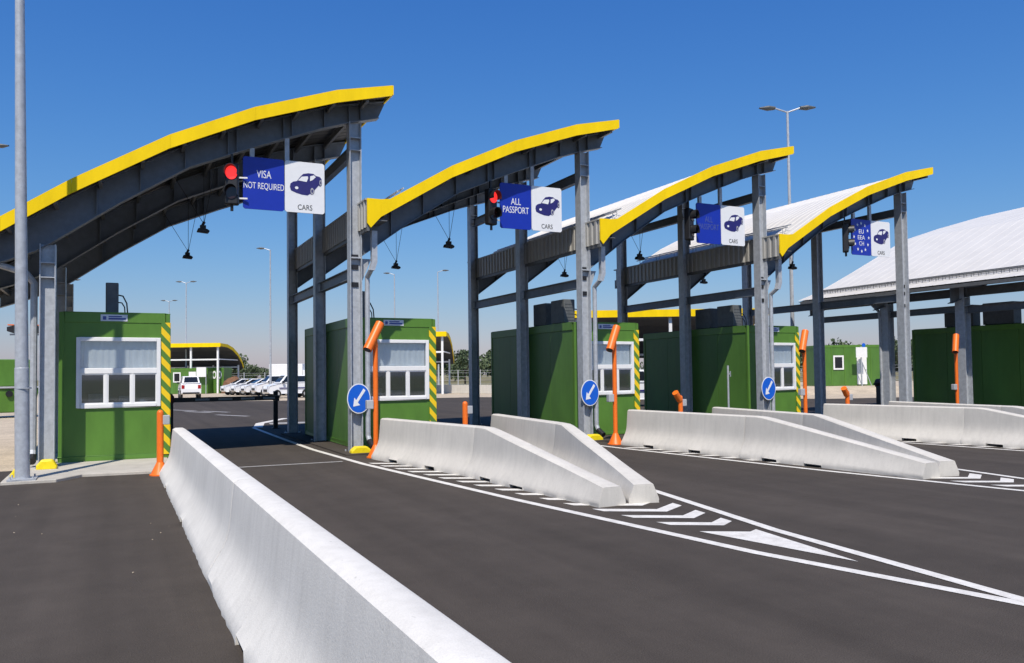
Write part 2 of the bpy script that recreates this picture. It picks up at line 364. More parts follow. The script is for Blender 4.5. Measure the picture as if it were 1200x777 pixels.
def make_canopy(first):
    root = bpy.data.objects.new('canopy', None); col.objects.link(root)
    xs0 = -1.75 if first else .13
    node = [(xs0, interp(TOP, xs0))]+[n for n in TOP if n[0] > xs0+.2]
    # fascia, one yellow panel per roof facet
    low = lambda x: interp(TOP, x)-.265+(.06*max(0, x-5.7))
    for a, b_ in zip(node[:-1], node[1:]):
        f = MB()
        if a[0] == xs0 and not first:
            pts = [(.1, 4.86), (.18, 4.765), (b_[0], low(b_[0])), (b_[0], b_[1]+.11), (.1, 5.385)]
            f.prism(pts, DF, DF+.035)
        else:
            za = a[1]+(.11 if (not first and a[0] == .40) else 0)
            if za > a[1]: f.prism([(a[0]+.002, low(a[0])), (b_[0], low(b_[0])), b_, (.60, interp(TOP, .60)+.012), (a[0]+.002, za)], DF, DF+.035)
            else: f.prism([(a[0]+.002, low(a[0])), (b_[0], low(b_[0])), b_, (a[0]+.002, a[1])], DF, DF+.035)
        f.build('fascia_panel', 'yellow', root)
    f = MB(); f.box(6.42, 6.455, DF, DE, interp(TOP, 6.42)-.2, 7.86); f.build('end_trim', 'yellow', root)
    # roof sheet, corrugated across its width
    xs = [xs0+.05]+[x for x in [-1.2, -.69, -.1, .40, .95, 1.5, 2.04, 2.56, 3.08, 3.6, 4.15, 4.7, 5.25, 5.85] if x > xs0+.1]+[6.42]
    ys = []; y = DF+.05
    while y < DE-.2: ys += [(y, 0), (y+.07, 0), (y+.085, .014), (y+.115, .014), (y+.13, 0)]; y += .30
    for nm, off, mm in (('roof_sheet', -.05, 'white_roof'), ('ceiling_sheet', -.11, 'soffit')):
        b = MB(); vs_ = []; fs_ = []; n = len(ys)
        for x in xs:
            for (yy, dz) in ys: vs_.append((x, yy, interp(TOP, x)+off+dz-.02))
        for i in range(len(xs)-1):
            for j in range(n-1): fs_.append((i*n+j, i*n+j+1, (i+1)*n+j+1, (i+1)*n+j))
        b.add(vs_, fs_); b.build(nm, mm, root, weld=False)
    # purlins
    x = .5 if not first else -1.3
    while x < 6.3:
        z = interp(TOP, x)-.16; b = MB(); b.box(x-.03, x+.03, DF+.06, DE-.1, z-.13, z); b.build('purlin', 'steel_dark', root); x += .72
    # curved frames
    for yy in (0, DM, DB):
        bl = ([(-1.5, 3.50), (-.9, 3.72), (-.2, 4.02)] if first else [])+BEAM
        tl = [(p[0], interp(TOP, p[0])-.185) for p in bl]
        tl[-1] = (6.46, interp(TOP, 6.46)-.185)
        b = MB(); b.strip(bl, tl, yy-.006, yy+.006)
        b.strip([(p[0], p[1]-.018) for p in bl], bl, yy-.11, yy+.11)
        b.strip(tl, [(p[0], p[1]+.018) for p in tl], yy-.11, yy+.11)
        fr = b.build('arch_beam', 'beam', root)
        for sx in [.8, 1.55, 2.35, 3.15, 3.32, 4.25, 4.42, 5.1, 5.63, 5.89]:
            z0, z1 = interp(bl, sx), interp(tl, sx)
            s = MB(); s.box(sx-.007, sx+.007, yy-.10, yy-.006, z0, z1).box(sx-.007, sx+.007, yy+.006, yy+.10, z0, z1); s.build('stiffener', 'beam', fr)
    # columns on the high side, with their longitudinal rails
    for yy in (0, DM, DB): h_column(root, S, yy, 7.14)
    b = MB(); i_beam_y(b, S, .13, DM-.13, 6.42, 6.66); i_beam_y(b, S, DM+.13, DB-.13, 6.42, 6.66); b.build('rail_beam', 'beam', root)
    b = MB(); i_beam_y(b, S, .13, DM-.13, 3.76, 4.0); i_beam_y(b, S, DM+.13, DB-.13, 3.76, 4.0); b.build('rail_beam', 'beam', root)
    for z in (4.22, 4.0, 3.62):
        b = MB(); b.box(S-.075, S+.075, -.03, -.009, z-.05, z+.05); b.build('bolt_plate', 'black', root)
    g = MB(); g.prism([(S-.2, .0), (S+.25, .0), (S+.25, .07), (S+.14, .17), (S-.10, .17), (S-.2, .09)], -.42, -.22); g.build('foot_guard', 'yellow_plastic', root, bevel=.03)
    if first:
        for yy in (0, DM, DB): h_column(root, 0, yy, 4.14 if yy == 0 else 4.14)
        b = MB(); b.tube([(-1.55, -.25, 4.05), (-1.5, -.25, 3.95), (-.36, .2, 3.62), (-.24, .26, 3.45), (-.24, .26, .35), (-.24, .2, .25)], .06); b.build('downpipe', 'steel', root, smooth=True)
        b = MB(); b.cyl((-.24, .24, .26), (-.24, .05, .16), .07); b.build('pipe_shoe', 'black', root, smooth=True)
        g = MB(); g.prism([(-.14, .03), (.19, .03), (.19, .1), (.12, .22), (-.06, .22), (-.14, .12)], -.42, -.22); g.build('foot_guard', 'yellow_plastic', root, bevel=.03)
        g = MB(); g.prism([(-.42, .03), (-.16, .03), (-.16, .12), (-.22, .21), (-.35, .21), (-.42, .1)], -1.6, -1.42); g.build('foot_guard', 'yellow_plastic', root, bevel=.03)
        b = MB(); b.box(-1.8, -1.75, DF, DE, 3.5, 4.1); b.build('gutter', 'parapet', root)
    else:
        # corrugated parapet along the eave, valley gutter, snow guard, downpipe
        b = MB(); vs_ = []; fs_ = []; y = DF+.04; rows = []
        while y < DE-.15: rows += [(y, 0), (y+.09, 0), (y+.11, .03), (y+.19, .03), (y+.21, 0)]; y += .21
        for yy, dx in rows: vs_ += [(.10-dx, yy, 4.78), (.10-dx, yy, 5.35)]
        for j in range(len(rows)-1): fs_.append((2*j, 2*j+2, 2*j+3, 2*j+1))
        b.add(vs_, fs_); b.build('parapet_sheet', 'parapet', root)
        b = MB(); b.box(.065, .15, DF+.04, DE, 5.352, 5.385); b.build('coping', 'parapet', root)
        b = MB(); b.box(.105, .16, DF+.04, DE, 4.70, 5.0).box(.16, .55, DF+.04, DE, 4.93, 4.95); b.build('gutter', 'steel_dark', root)
        for dx, nm in ((.95, 'snow_guard'), (1.08, 'snow_guard')):
            z = interp(TOP, dx)+.11; b = MB(); b.cyl((dx, -.1, z), (dx, DE-.2, z), .018, n=6)
            for k in range(8): b.cyl((dx, .1+k, z), (dx, .1+k, z-.17), .012, n=5)
            b.build(nm, 'steel', root)
        b = MB(); b.box(.27, .39, -.40, -.28, 4.08, 4.75).prism([(.27, 4.08), (.39, 4.08), (.33, 3.90), (.22, 3.90)], -.40, -.27); b.build('rainwater_head', 'steel', root)
        b = MB(); b.tube([(.27, -.33, 3.92), (.25, -.1, 3.78), (.25, -.1, .36), (.27, -.15, .24)], .055); b.build('downpipe', 'steel', root, smooth=True)
        b = MB(); b.cyl((.27, -.14, .25), (.30, -.33, .14), .068); b.build('pipe_shoe', 'black', root, smooth=True)
        b = MB(); b.box(-.12, .13, -.1, .1, 4.18, 4.21).prism([(.13, 4.19), (.13, 3.7), (.16, 3.7), (.36, 4.19)], -.012, .012); b.build('bracket', 'steel', root)
    return root
ordw = ['first', 'second', 'third', 'fourth', 'fifth']
can = [make_canopy(True), make_canopy(False)]
can[0].location = (XI(0), Y0, 0); can[1].location = (XI(1), Y0, 0)
for i in (2, 3): c = copy_tree(can[1]); c.location = (XI(i), Y0, 0); can.append(c)
tag(can[0], 'large arched canopy with yellow fascia at far left, over the visa not required sign', 'canopy', 'arched lane canopies')
tag(can[1], 'arched canopy with yellow fascia over the blue all passport sign with red light', 'canopy', 'arched lane canopies')
tag(can[2], 'third arched canopy from the left, yellow fascia and white roof showing behind', 'canopy', 'arched lane canopies')
tag(can[3], 'rightmost arched canopy with yellow fascia, over the starred blue lane sign', 'canopy', 'arched lane canopies')

# ------------------------------------------------------------------ booths
def make_booth(acs, side_door=False):
    root = bpy.data.objects.new('control_booth', None); col.objects.link(root)
    W, L, Hh = CABW, CABL, CABH; t = .09
    b = MB(); b.box(0, W, 0, L, .04, .15).box(0, t, 0, t, .15, Hh).box(W-t, W, 0, t, .15, Hh).box(0, t, L-t, L, .15, Hh).box(W-t, W, L-t, L, .15, Hh)
    b.box(t, W-t, 0, .07, Hh-.20, Hh).box(t, W-t, L-.07, L, Hh-.20, Hh).box(0, .07, t, L-t, Hh-.20, Hh).box(W-.07, W, t, L-t, Hh-.20, Hh)
    b.build('frame', 'green', root, bevel=.012)
    b = MB(); b.box(.07, W-.07, .07, L-.07, Hh-.06, Hh-.03); b.build('roof', 'green_dark', root)
    # side panels one by one
    n = 4; pw = (L-2*t)/n
    me = MB().box(.02, .06, .006, pw-.006, .15, Hh-.20).mesh('panel'); me.materials.append(M['green_dark'])
    me2 = MB().box(W-.06, W-.02, .006, pw-.006, .15, Hh-.20).mesh('panel'); me2.materials.append(M['green_dark'])
    for k in range(n):
        link_mesh('panel', me, root, (0, t+k*pw, 0)); link_mesh('panel', me2, root, (0, t+k*pw, 0))
    b = MB(); b.box(t, W-t, L-.06, L-.02, .15, Hh-.20); b.build('back_wall', 'green_dark', root)
    # front wall round the window
    wx0, wx1, wz0, wz1 = .30, 1.81, 1.09, 2.47
    b = MB(); b.box(t, wx0, .012, .06, .15, Hh-.20).box(wx1, W-t, .012, .06, .15, Hh-.20).box(wx0, wx1, .012, .06, .15, wz0).box(wx0, wx1, .012, .06, wz1, Hh-.20)
    b.build('front_wall', 'green', root)
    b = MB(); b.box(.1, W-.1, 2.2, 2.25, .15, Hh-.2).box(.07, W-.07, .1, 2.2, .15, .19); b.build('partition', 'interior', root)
    fr = MB(); e = .075
    fr.box(wx0, wx0+e, -.03, .05, wz0, wz1).box(wx1-e, wx1, -.03, .05, wz0, wz1).box(wx0+e, wx1-e, -.03, .05, wz1-e, wz1).box(wx0+e, wx1-e, -.03, .05, wz0, wz0+e)
    zt = 1.755; fr.box(wx0+e, wx1-e, -.03, .05, zt, zt+.11)
    win = fr.build('window', 'white', root, bevel=.008)
    iw = (wx1-wx0-2*e); m3 = .05
    mw = (iw-2*m3)/3
    for k in (1, 2): xa = wx0+e+k*mw+(k-1)*m3; b = MB(); b.box(xa, xa+m3, -.024, .045, wz0+e, zt); b.build('mullion', 'white', win)
    for k in range(3):
        xa = wx0+e+k*(mw+m3); s = .022; b = MB()
        b.box(xa, xa+s, -.015, .03, wz0+e, zt).box(xa+mw-s, xa+mw, -.015, .03, wz0+e, zt).box(xa+s, xa+mw-s, -.015, .03, wz0+e, wz0+e+s).box(xa+s, xa+mw-s, -.015, .03, zt-s, zt)
        b.build('sash', 'white', win)
        b = MB(); b.box(xa+s, xa+mw-s, .005, .011, wz0+e+s, zt-s); b.build('pane', 'glass', win)
    b = MB(); b.box(wx0+e, wx1-e, .005, .011, zt+.11, wz1-e); b.build('pane', 'glass', win)
    # curtain behind the top pane
    b = MB(); vs_ = []; fs_ = []; N = 40
    for k in range(N+1):
        x = wx0+e+iw*k/N; y = .075+.005*math.sin(k*1.7+.6*math.sin(k*.5)); vs_ += [(x, y, zt+.04), (x, y, wz1-e+.02)]
    for k in range(N): fs_.append((2*k, 2*k+2, 2*k+3, 2*k+1))
    b.add(vs_, fs_); b.build('curtain', 'curtain', root)
    b = MB(); b.box(.4, 1.5, .5, .9, .8, .84).box(.5, .85, .55, .6, .9, 1.35).box(1.05, 1.35, .6, .65, .9, 1.3); b.build('desk', 'ac', root)
    # hazard print strip on the outer post, label plate
    b = MB(); b.box(W-.165, W-.002, -.012, -.003, .12, Hh-.18); b.build('hazard_strip', 'hazard', root)
    b = MB(); b.box(W+.002, W+.010, .0, .12, .12, Hh-.18); b.build('hazard_strip', 'hazard', root)
    b = MB(); b.box(.72, 1.20, -.010, -.002, Hh-.165, Hh-.035); lb = b.build('label_plate', 'label', root)
    b = MB(); b.box(.86, 1.17, -.014, -.0105, Hh-.135, Hh-.10).box(.76, .82, -.014, -.0105, Hh-.14, Hh-.07).box(.86, 1.10, -.014, -.0105, Hh-.085, Hh-.062); b.build('label_print', 'label_print', lb)
    for (ax, ay, aw, al, ah) in acs:
        b = MB(); b.box(ax, ax+aw, ay, ay+al, Hh+.03, Hh+ah); a = b.build('air_conditioner', 'ac', root, bevel=.02)
        b = MB(); b.box(ax+.02, ax+.06, ay+.03, ay+al-.03, Hh, Hh+.03).box(ax+aw-.06, ax+aw-.02, ay+.03, ay+al-.03, Hh, Hh+.03); b.build('foot', 'black', a)
        b = MB()
        for k in range(6): z = Hh+.1+k*(ah-.15)/6; b.box(ax+.03, ax+aw-.03, ay-.008, ay-.001, z, z+.025)
        b.build('grille', 'ac', a)
        b = MB(); b.tube([(ax+aw, ay+.05, Hh+ah-.25), (ax+aw+.08, ay+.02, Hh+ah-.27), (ax+aw+.15, ay, Hh+ah-.42), (ax+aw+.17, ay, Hh)], .014, 6)
        b.tube([(ax+aw, ay+.05, Hh+ah-.4), (ax+aw+.06, ay+.02, Hh+ah-.41), (ax+aw+.11, ay, Hh+ah-.5), (ax+aw+.12, ay, Hh)], .012, 6); b.build('hose', 'black', a)
    return root
two_acs = [(.12, .72, .34, .72, .66), (.12, 1.75, .34, .72, .64)]
bo = [make_booth([(.80, .55, .24, .75, .66)]), make_booth([(.22, .5, .26, .8, .66)]), make_booth(two_acs)]
bo.append(copy_tree(bo[2]))
blab = ['green booth standing fully visible at far left behind the near barrier', 'green booth behind the second column, between orange camera post and boom head',
        'green booth with two rooftop units, third from the left', 'green booth fourth from the left, grey pipe standing before its side']
for i, b in enumerate(bo): b.location = (XI(i)+CABX, CABY, 0.0); tag(b, blab[i], 'booth', 'green control booths')

# ------------------------------------------------------------------ concrete barriers
HALF = [(.31, 0), (.308, .06), (.272, .115), (.228, .185), (.186, .255), (.156, .325), (.138, .40), (.127, .50), (.116, .62), (.105, .73), (.098, .778), (.078, .80)]
def prof_w(z):
    for (w0, z0), (w1, z1) in zip(HALF[1:-1], HALF[2:]):
        if z <= z1: return w0+(w1-w0)*max(0, (z-z0))/(z1-z0)
    return HALF[-1][0]
def barrier(p0, p1, label, taper=None, seed=0, group='concrete barriers', hh=1.0, m_='concrete'):
    rnd = random.Random(seed); p0 = Vector(p0); p1 = Vector(p1); d = p1-p0; L = d.length-.014
    notch = [(.22*L, .22*L+.34), (.62*L, .62*L+.34)] if not taper else [(.16*L, .16*L+.36), (.42*L, .42*L+.36)]
    st = [0, .012]; s = .012
    while s < L-.1:
        s += rnd.uniform(.09, .16); st.append(min(s, L-.012))
    st += [L-.012, L]
    for a, b in notch: st += [a-.004, a, b, b+.004]
    st = sorted(set(round(x, 4) for x in st)); n = len(HALF)
    V = []; F = []
    for k, s in enumerate(st):
        if taper:
            u = max(0, min(1, (s/L-taper[0])/(1-taper[0]))); kk = (1-u)+u*taper[1]; nb = 1-.34*max(0, (s/L-.35)/.65)
        else: kk = 1; nb = 1
        inn = any(a-.001 <= s <= b+.001 for a, b in notch); ins = .0015 if s in (st[0], st[-1]) else 0
        row = []
        for j, (wd, z) in enumerate(HALF):
            zz = z*kk*hh
            if j >= 2: wd = prof_w(zz)-(.02 if j == n-1 else 0)
            wd = wd*nb-ins
            if j == 0 and inn: zz = .058*kk; wd -= .004
            if j == 1 and inn: zz = max(zz, .066*kk)
            if j < 2 and not inn: wd += rnd.uniform(-.009, .003)
            row.append((wd, zz))
        V += [(s, w_, z_) for w_, z_ in row]+[(s, -w_, z_) for w_, z_ in reversed(row)]
    m = 2*n
    for k in range(len(st)-1):
        for j in range(m): F.append((k*m+j, k*m+(j+1) % m, (k+1)*m+(j+1) % m, (k+1)*m+j))
    F += [tuple(range(m)), tuple(range(len(st)*m-1, (len(st)-1)*m-1, -1))]
    o = bpy.data.objects.new('concrete_barrier', None); col.objects.link(o); o.location = (p0.x, p0.y, 0); o.rotation_euler.z = math.atan2(d.y, d.x)
    b = MB(); b.add(V, F); b.build('barrier_body', m_, o, smooth=True, weld=False)
    b = MB()
    for a, c in notch: b.box(a+.01, c-.01, -.24, .24, .003, .05)
    b.build('lifting_slot', 'rubber', o)
    return tag(o, label, 'barrier', group)
barrier((.98, 15.05), (.98, 7.05), 'far segment of the long near-left concrete barrier, ending beside an orange post', seed=1, m_='pale_concrete')
barrier((.98, 7.05), (.98, -.95), 'nearest segment of the long concrete barrier, running out at the bottom edge', seed=2, m_='pale_concrete')
IB = {1: [((4.86, 15.75), (5.40, 12.25), (5.53, 8.5)), ((7.36, 15.85), (6.93, 12.25), (6.0, 8.5))],
      2: [((10.68, 15.6), (10.94, 12.0), (11.05, 8.22)), ((13.0, 15.4), (12.35, 11.9), (11.46, 8.25))],
      3: [((16.32, 15.1), (16.86, 11.65), (17.0, 8.0)), ((18.75, 15.1), (18.1, 11.6), (17.4, 8.0))]}
inm = {1: 'second canopy column', 2: 'third canopy column', 3: 'fourth canopy column', 4: 'fifth canopy column'}
side = ['left', 'right']
for i, rows in IB.items():
    for k, (a, b, c) in enumerate(rows):
        barrier(a, b, f'full-height concrete barrier segment on the {side[k]} side of the island before the {inm[i]}', seed=10*i+k)
        barrier(b, c, f'sloping end segment of the {side[k]} concrete barrier before the {inm[i]}', taper=(.10, .30), seed=10*i+k+5)

# ------------------------------------------------------------------ lane signs
def star(b, cx, cz, r, y0, y1):
    pts = []
    for k in range(10): q = r*(1 if k % 2 == 0 else .42); a = math.pi/2+k*math.pi/5; pts.append((cx+.82*q*math.cos(a), cz+q*math.sin(a)))
    b.prism(pts, y0, y1)
def lane_sign(i, lines, label, faint=False, eu=False):
    root = empty('lane_sign', (XI(i), 17.0, 0), label, 'sign', 'hanging lane signs')
    x0, xm, x1, z0, z1 = 3.43, 4.255, 5.08, 5.07, 6.14
    def rounded(a, b, c, d, r=.035): return [(a+r, c), (b-r, c), (b, c+r), (b, d-r), (b-r, d), (a+r, d), (a, d-r), (a, c+r)]
    b = MB(); b.prism(rounded(x0, xm-.006, z0, z1), -.012, .012); pa = b.build('blue_panel', 'blue', root)
    b = MB(); b.prism(rounded(xm+.006, x1, z0, z1), -.012, .012); pw = b.build('white_panel', 'sign_white', root)
    b = MB(); b.box(x0+.1, x1-.1, .013, .045, 5.25, 5.30).box(x0+.1, x1-.1, .013, .045, 5.88, 5.93); b.build('back_rail', 'steel', root)
    for x in (3.62, 4.32):
        b = MB(); b.box(x-.045, x+.045, .046, .12, 5.12, interp(BEAM, x)-.02); b.build('hanger', 'steel', root)
    cx = (x0+xm)/2; tm = 'label_print' if faint else 'sign_white'
    if eu:
        b = MB()
        for k in range(12): a = 2*math.pi*k/12; star(b, cx+.31*math.cos(a), 5.605+.42*math.sin(a), .055, -.017, -.013)
        b.build('star_ring', 'sign_white', pa)
        for t, z in (('EU', 5.78), ('EEA', 5.60), ('CH', 5.42)): text(t, 'lettering', tm, pa, cx, z, .10*len(t), .125, -.013)
    else:
        for t, z, wd in lines: text(t, 'lettering', tm, pa, cx, z, wd, .155, -.013)
    text('CARS', 'lettering', 'print_black', pw, (xm+x1)/2+.005, 5.185, .30, .11, -.013)
    def Q(pts): return [(xm+.005+(px-630)*.00203, z1-(py-140)*.00206) for px, py in pts]
    b = MB(); b.prism(Q([(680, 405), (686, 372), (712, 350), (752, 340), (788, 290), (815, 262), (868, 250), (920, 252), (945, 270), (985, 278), (1003, 297), (1008, 340), (1003, 368), (987, 378), (975, 366), (948, 398), (930, 420), (925, 455), (905, 470), (885, 460), (860, 478), (800, 475), (740, 460), (690, 440)]), -.016, -.013)
    pc = b.build('car_pictogram', 'navy', pw)
    b = MB(); b.prism(Q([(762, 333), (800, 292), (862, 283), (866, 300), (850, 342)]), -.020, -.0165); b.build('car_window', 'sign_white', pc); b = MB(); b.prism(Q([(884, 330), (886, 280), (926, 267), (944, 284), (912, 316)]), -.020, -.0165)
    b.build('car_window', 'sign_white', pc); b = MB()
    c_ = Q([(748, 410)])[0]; b.disc(c_[0], c_[1], .036, .03, -.020, -.0165, 14); b.build('car_headlight', 'sign_white', pc)
    b = MB(); c_ = Q([(906, 432)])[0]; b.ring(c_[0], c_[1], .034, .07, .55, -.020, -.0165, 16); b.build('car_wheel', 'grey', pc); b = MB(); c_ = Q([(992, 338)])[0]; b.ring(c_[0], c_[1], .022, .06, .55, -.020, -.0165, 16); b.build('car_wheel', 'grey', pc)
    return root
lane_sign(0, [('VISA', 5.80, .29), ('NOT REQUIRED', 5.545, .80)], 'blue and white hanging sign reading visa not required, cars')
lane_sign(1, [('ALL', 5.72, .26), ('PASSPORT', 5.52, .68)], 'blue and white sign reading all passport in clear white letters')
lane_sign(2, [('ALL', 5.72, .26), ('PASSPORT', 5.52, .68)], 'blue and white sign whose passport lettering shows only faintly, third along', faint=True)
lane_sign(3, [], 'hanging sign with a ring of stars and the letters EU EEA CH', eu=True)

# ------------------------------------------------------------------ traffic lights
def traffic_light(i, lit, label, turn):
    root = empty('traffic_light', (XI(i)+3.21, 16.97, 0), label, 'traffic light', 'lane traffic lights', rz=turn)
    b = MB(); b.box(-.13, .13, -.05, .12, 5.12, 5.96); b.build('housing', 'black', root, bevel=.03)
    for z, m in ((5.76, 'red_lit' if lit else 'lens_off'), (5.36, 'lens_off')):
        b = MB(); b.disc(0, z, .115, .135, -.066, -.051, 28); b.build('lens', m, root)
        v = MB(); n = 16
        for k in range(n):
            a = math.pi*(-.12+1.24*k/n); c = math.pi*(-.12+1.24*(k+1)/n)
            v.prism([(.128*math.cos(a), z+.15*math.sin(a)), (.128*math.cos(c), z+.15*math.sin(c)), (.12*math.cos(c), z+.14*math.sin(c)), (.12*math.cos(a), z+.14*math.sin(a))], -.21, -.051)
        v.build('visor', 'black', root)
    b = MB(); b.cyl((0, .03, 5.12), (0, .03, 5.0), .03, n=8); b.build('cable_gland', 'black', root)
    b = MB()
    for z in (5.68, 5.26): b.box(.13, .30, .02, .05, z-.015, z+.015)
    b.build('arm', 'white', root)
    b = MB(); b.box(-.02, .02, .03, .07, 5.96, interp(BEAM, 3.21)-.02); b.build('hanger', 'black', root)
traffic_light(0, True, 'black traffic light glowing red beside the visa not required sign', -.25)
traffic_light(1, True, 'black traffic light glowing red beside the clear all passport sign', .30)
traffic_light(2, False, 'dark unlit traffic light beside the faint third lane sign', .45)
traffic_light(3, False, 'dark unlit traffic light beside the starred lane sign', .75)

# ------------------------------------------------------------------ round blue arrow signs
for i in (1, 2, 3):
    root = empty('arrow_sign', (XI(i)+.03, Y0-.17, 0), f'round blue sign with white arrow on the {["", "second", "third", "fourth"][i]} canopy column', 'sign', 'round keep-left signs')
    zc = 1.17; rx, rz_ = .255, .32
    b = MB(); b.disc(0, zc, rx, rz_, -.006, .006, 48); b.build('border', 'sign_white', root)
    b = MB(); b.disc(0, zc, rx*.93, rz_*.93, -.010, -.0065, 48); b.build('disc_face', 'round_blue', root)
    ar = [(.46, .78), (.66, .62), (-.12, -.30), (.10, -.52), (-.58, -.62), (-.46, .08), (-.28, -.13)]
    b = MB(); b.prism([(p[0]*rx*.85, zc+p[1]*rz_*.85) for p in ar], -.014, -.0105); b.build('arrow', 'sign_white', root)
    b = MB(); b.box(-.17, .17, .007, .035, zc-.16, zc-.12).box(-.17, .17, .007, .035, zc+.12, zc+.16); b.build('clamp', 'steel', root)

# ------------------------------------------------------------------ orange camera posts and reader posts
def camera_post(x, y, label, turn=0):
    root = empty('camera_post', (x, y, 0), label, 'camera post', 'orange camera posts', rz=turn)
    b = MB(); b.cyl((0, 0, .05), (0, 0, 2.28), .052, n=14); b.build('post', 'orange', root, smooth=True)
    b = MB(); b.cyl((0, 0, 0), (0, 0, .02), .19, n=16); b.cyl((0, 0, .02), (0, 0, .26), .17, .056, n=16); b.build('base', 'orange', root, smooth=True)
    b = MB(); b.cyl((0, 0, 2.24), (-.03, 0, 2.36), .06, .075, n=14); b.build('joint', 'orange', root, smooth=True)
    a = Vector((-.20, -.12, 2.17)); c = Vector((.12, .06, 2.72))
    b = MB(); b.cyl(a, c, .092, n=18); h = b.build('camera_housing', 'orange', root, smooth=True)
    d = (a-c).normalized(); b = MB(); b.cyl(a+d*.001, a+d*.006, .075, n=18); b.build('lens_plate', 'black', h)
    b = MB(); b.box(-.20, -.055, -.06, .06, .98, 1.16); b.build('switch_box', 'grey', root, bevel=.015)
    return root
camera_post(4.73, 15.95, 'orange camera post standing left of the second booth window')
camera_post(10.38, 15.80, 'orange camera post before the third green booth, base fully visible')
camera_post(16.75, 16.2, 'orange camera post beside the hazard stripes of the fourth booth')
camera_post(24.0, 16.9, 'rightmost orange camera post, before the dark shaded booth wall')
def reader_post(x, y, label, head=True):
    root = empty('reader_post', (x, y, 0), label, 'post', 'short orange posts')
    b = MB(); b.cyl((0, 0, .04), (0, 0, 1.06), .055, n=14); b.ball((0, 0, 1.06), .055, 12); b.build('post', 'orange', root, smooth=True)
    b = MB(); b.cyl((0, 0, 0), (0, 0, .02), .17, n=16); b.cyl((0, 0, .02), (0, 0, .22), .15, .058, n=16); b.build('base', 'orange', root, smooth=True)
    if head:
        b = MB(); b.cyl((-.02, 0, 1.0), (-.18, -.05, 1.18), .075, n=14); b.build('reader_head', 'orange', root, smooth=True)
    b = MB(); b.box(.04, .15, -.05, .05, .86, 1.02); b.build('control_box', 'grey', root, bevel=.012)
reader_post(.69, 15.12, 'short orange post standing by the end of the long near barrier', False)
reader_post(6.33, 15.1, 'short orange post between barriers, seen right of the second booth', False)
reader_post(11.75, 15.15, 'short orange post peeking over the barrier before the fourth booth')
reader_post(17.15, 15.15, 'short orange post peeking over the barrier before the distant green cabin')

# ------------------------------------------------------------------ hanging floodlights
fln = [('left', 0), ('second', 1), ('third', 2), ('rightmost', 3)]
for nm, i in fln:
    for k, yy in enumerate((18.75, 23.0)):
        root = empty('hanging_floodlight', (XI(i)+2.83, yy, 4.86), f'small black floodlight hung on wires under the {nm} canopy, {"front" if k == 0 else "rear"} one', 'floodlight', 'hanging floodlights')
        b = MB(); b.prism([(-.13, -.03), (.11, -.05), (.14, .0), (.08, .04), (-.10, .05)], -.08, .08); b.build('lamp_body', 'black', root, bevel=.015)
        b = MB(); b.box(-.06, .06, -.05, .05, .05, .12); b.cyl((-.02, 0, .1), (.03, 0, .2), .03, n=8); b.build('bracket', 'black', root)
        b = MB()
        for dx, dy in ((-.62, 0), (.02, 0), (.30, .05)):
            zt = interp(TOP, 2.83+dx)-.30-4.86; b.cyl((.02, 0, .15), (dx, dy, zt), .006, n=5)
        b.build('wire', 'black', root)

# ------------------------------------------------------------------ boom gates
def boom(x, y, arm, label):
    root = empty('boom_gate', (x, y, 0), label, 'boom gate', 'lane boom gates')
    b = MB(); b.box(-.17, .17, -.2, .2, .04, .95); b.build('cabinet', 'black', root, bevel=.03)
    b = MB(); b.cyl((0, -.26, 1.06), (0, .24, 1.06), .20, n=18); b.build('motor_head', 'darkred', root, smooth=True)
    b = MB()
    if arm: b.box(.12, arm, -.04, .0, .97, 1.10)
    b.box(-.55, -.10, -.04, .0, 1.0, 1.08); a = b.build('arm', 'black', root)
    if arm:
        for k in range(4): s = MB(); s.box(.75+k*.62, 1.13+k*.62, -.047, -.041, 1.005, 1.065); s.build('reflector', 'grey', a)
        t = MB(); t.box(arm+.002, arm+.12, -.07, .03, .95, 1.11); t.build('tip', 'black', a)
boom(1.28, 24.6, 2.95, 'black boom gate with its arm lowered across the first lane')
boom(7.25, 24.0, 0, 'black boom gate head standing beyond the second booth')
q = at(1036, 470, Z=.7); boom(29.5, 24.2, 0, 'black boom gate head beside the rightmost dark column')
q = at(323, 502, Z=0)
root = empty('arm_rest', (q.x, q.y, 0), 'slim black post catching the tip of the lowered boom', 'post')
b = MB(); b.box(-.07, .07, -.06, .06, 0, 1.2); b.build('post', 'black', root, bevel=.02)
b = MB(); b.box(-.11, .11, -.10, .10, 0, .03); b.build('base', 'black', root)

# grey standing pipe by the fourth booth
q = at(854, 480, X=XI(3)-.35)
root = empty('vent_pipe', (q.x, q.y, 0), 'thin grey pipe standing before the fourth booth side wall', 'pipe')
b = MB(); b.cyl((0, 0, 0), (0, 0, 1.82), .028, n=8); b.build('pipe', 'steel', root, smooth=True)
b = MB(); b.box(.028, .08, -.02, .02, 1.56, 1.60).box(.07, .09, -.02, .02, 1.5, 1.66); b.build('bracket', 'steel', root)

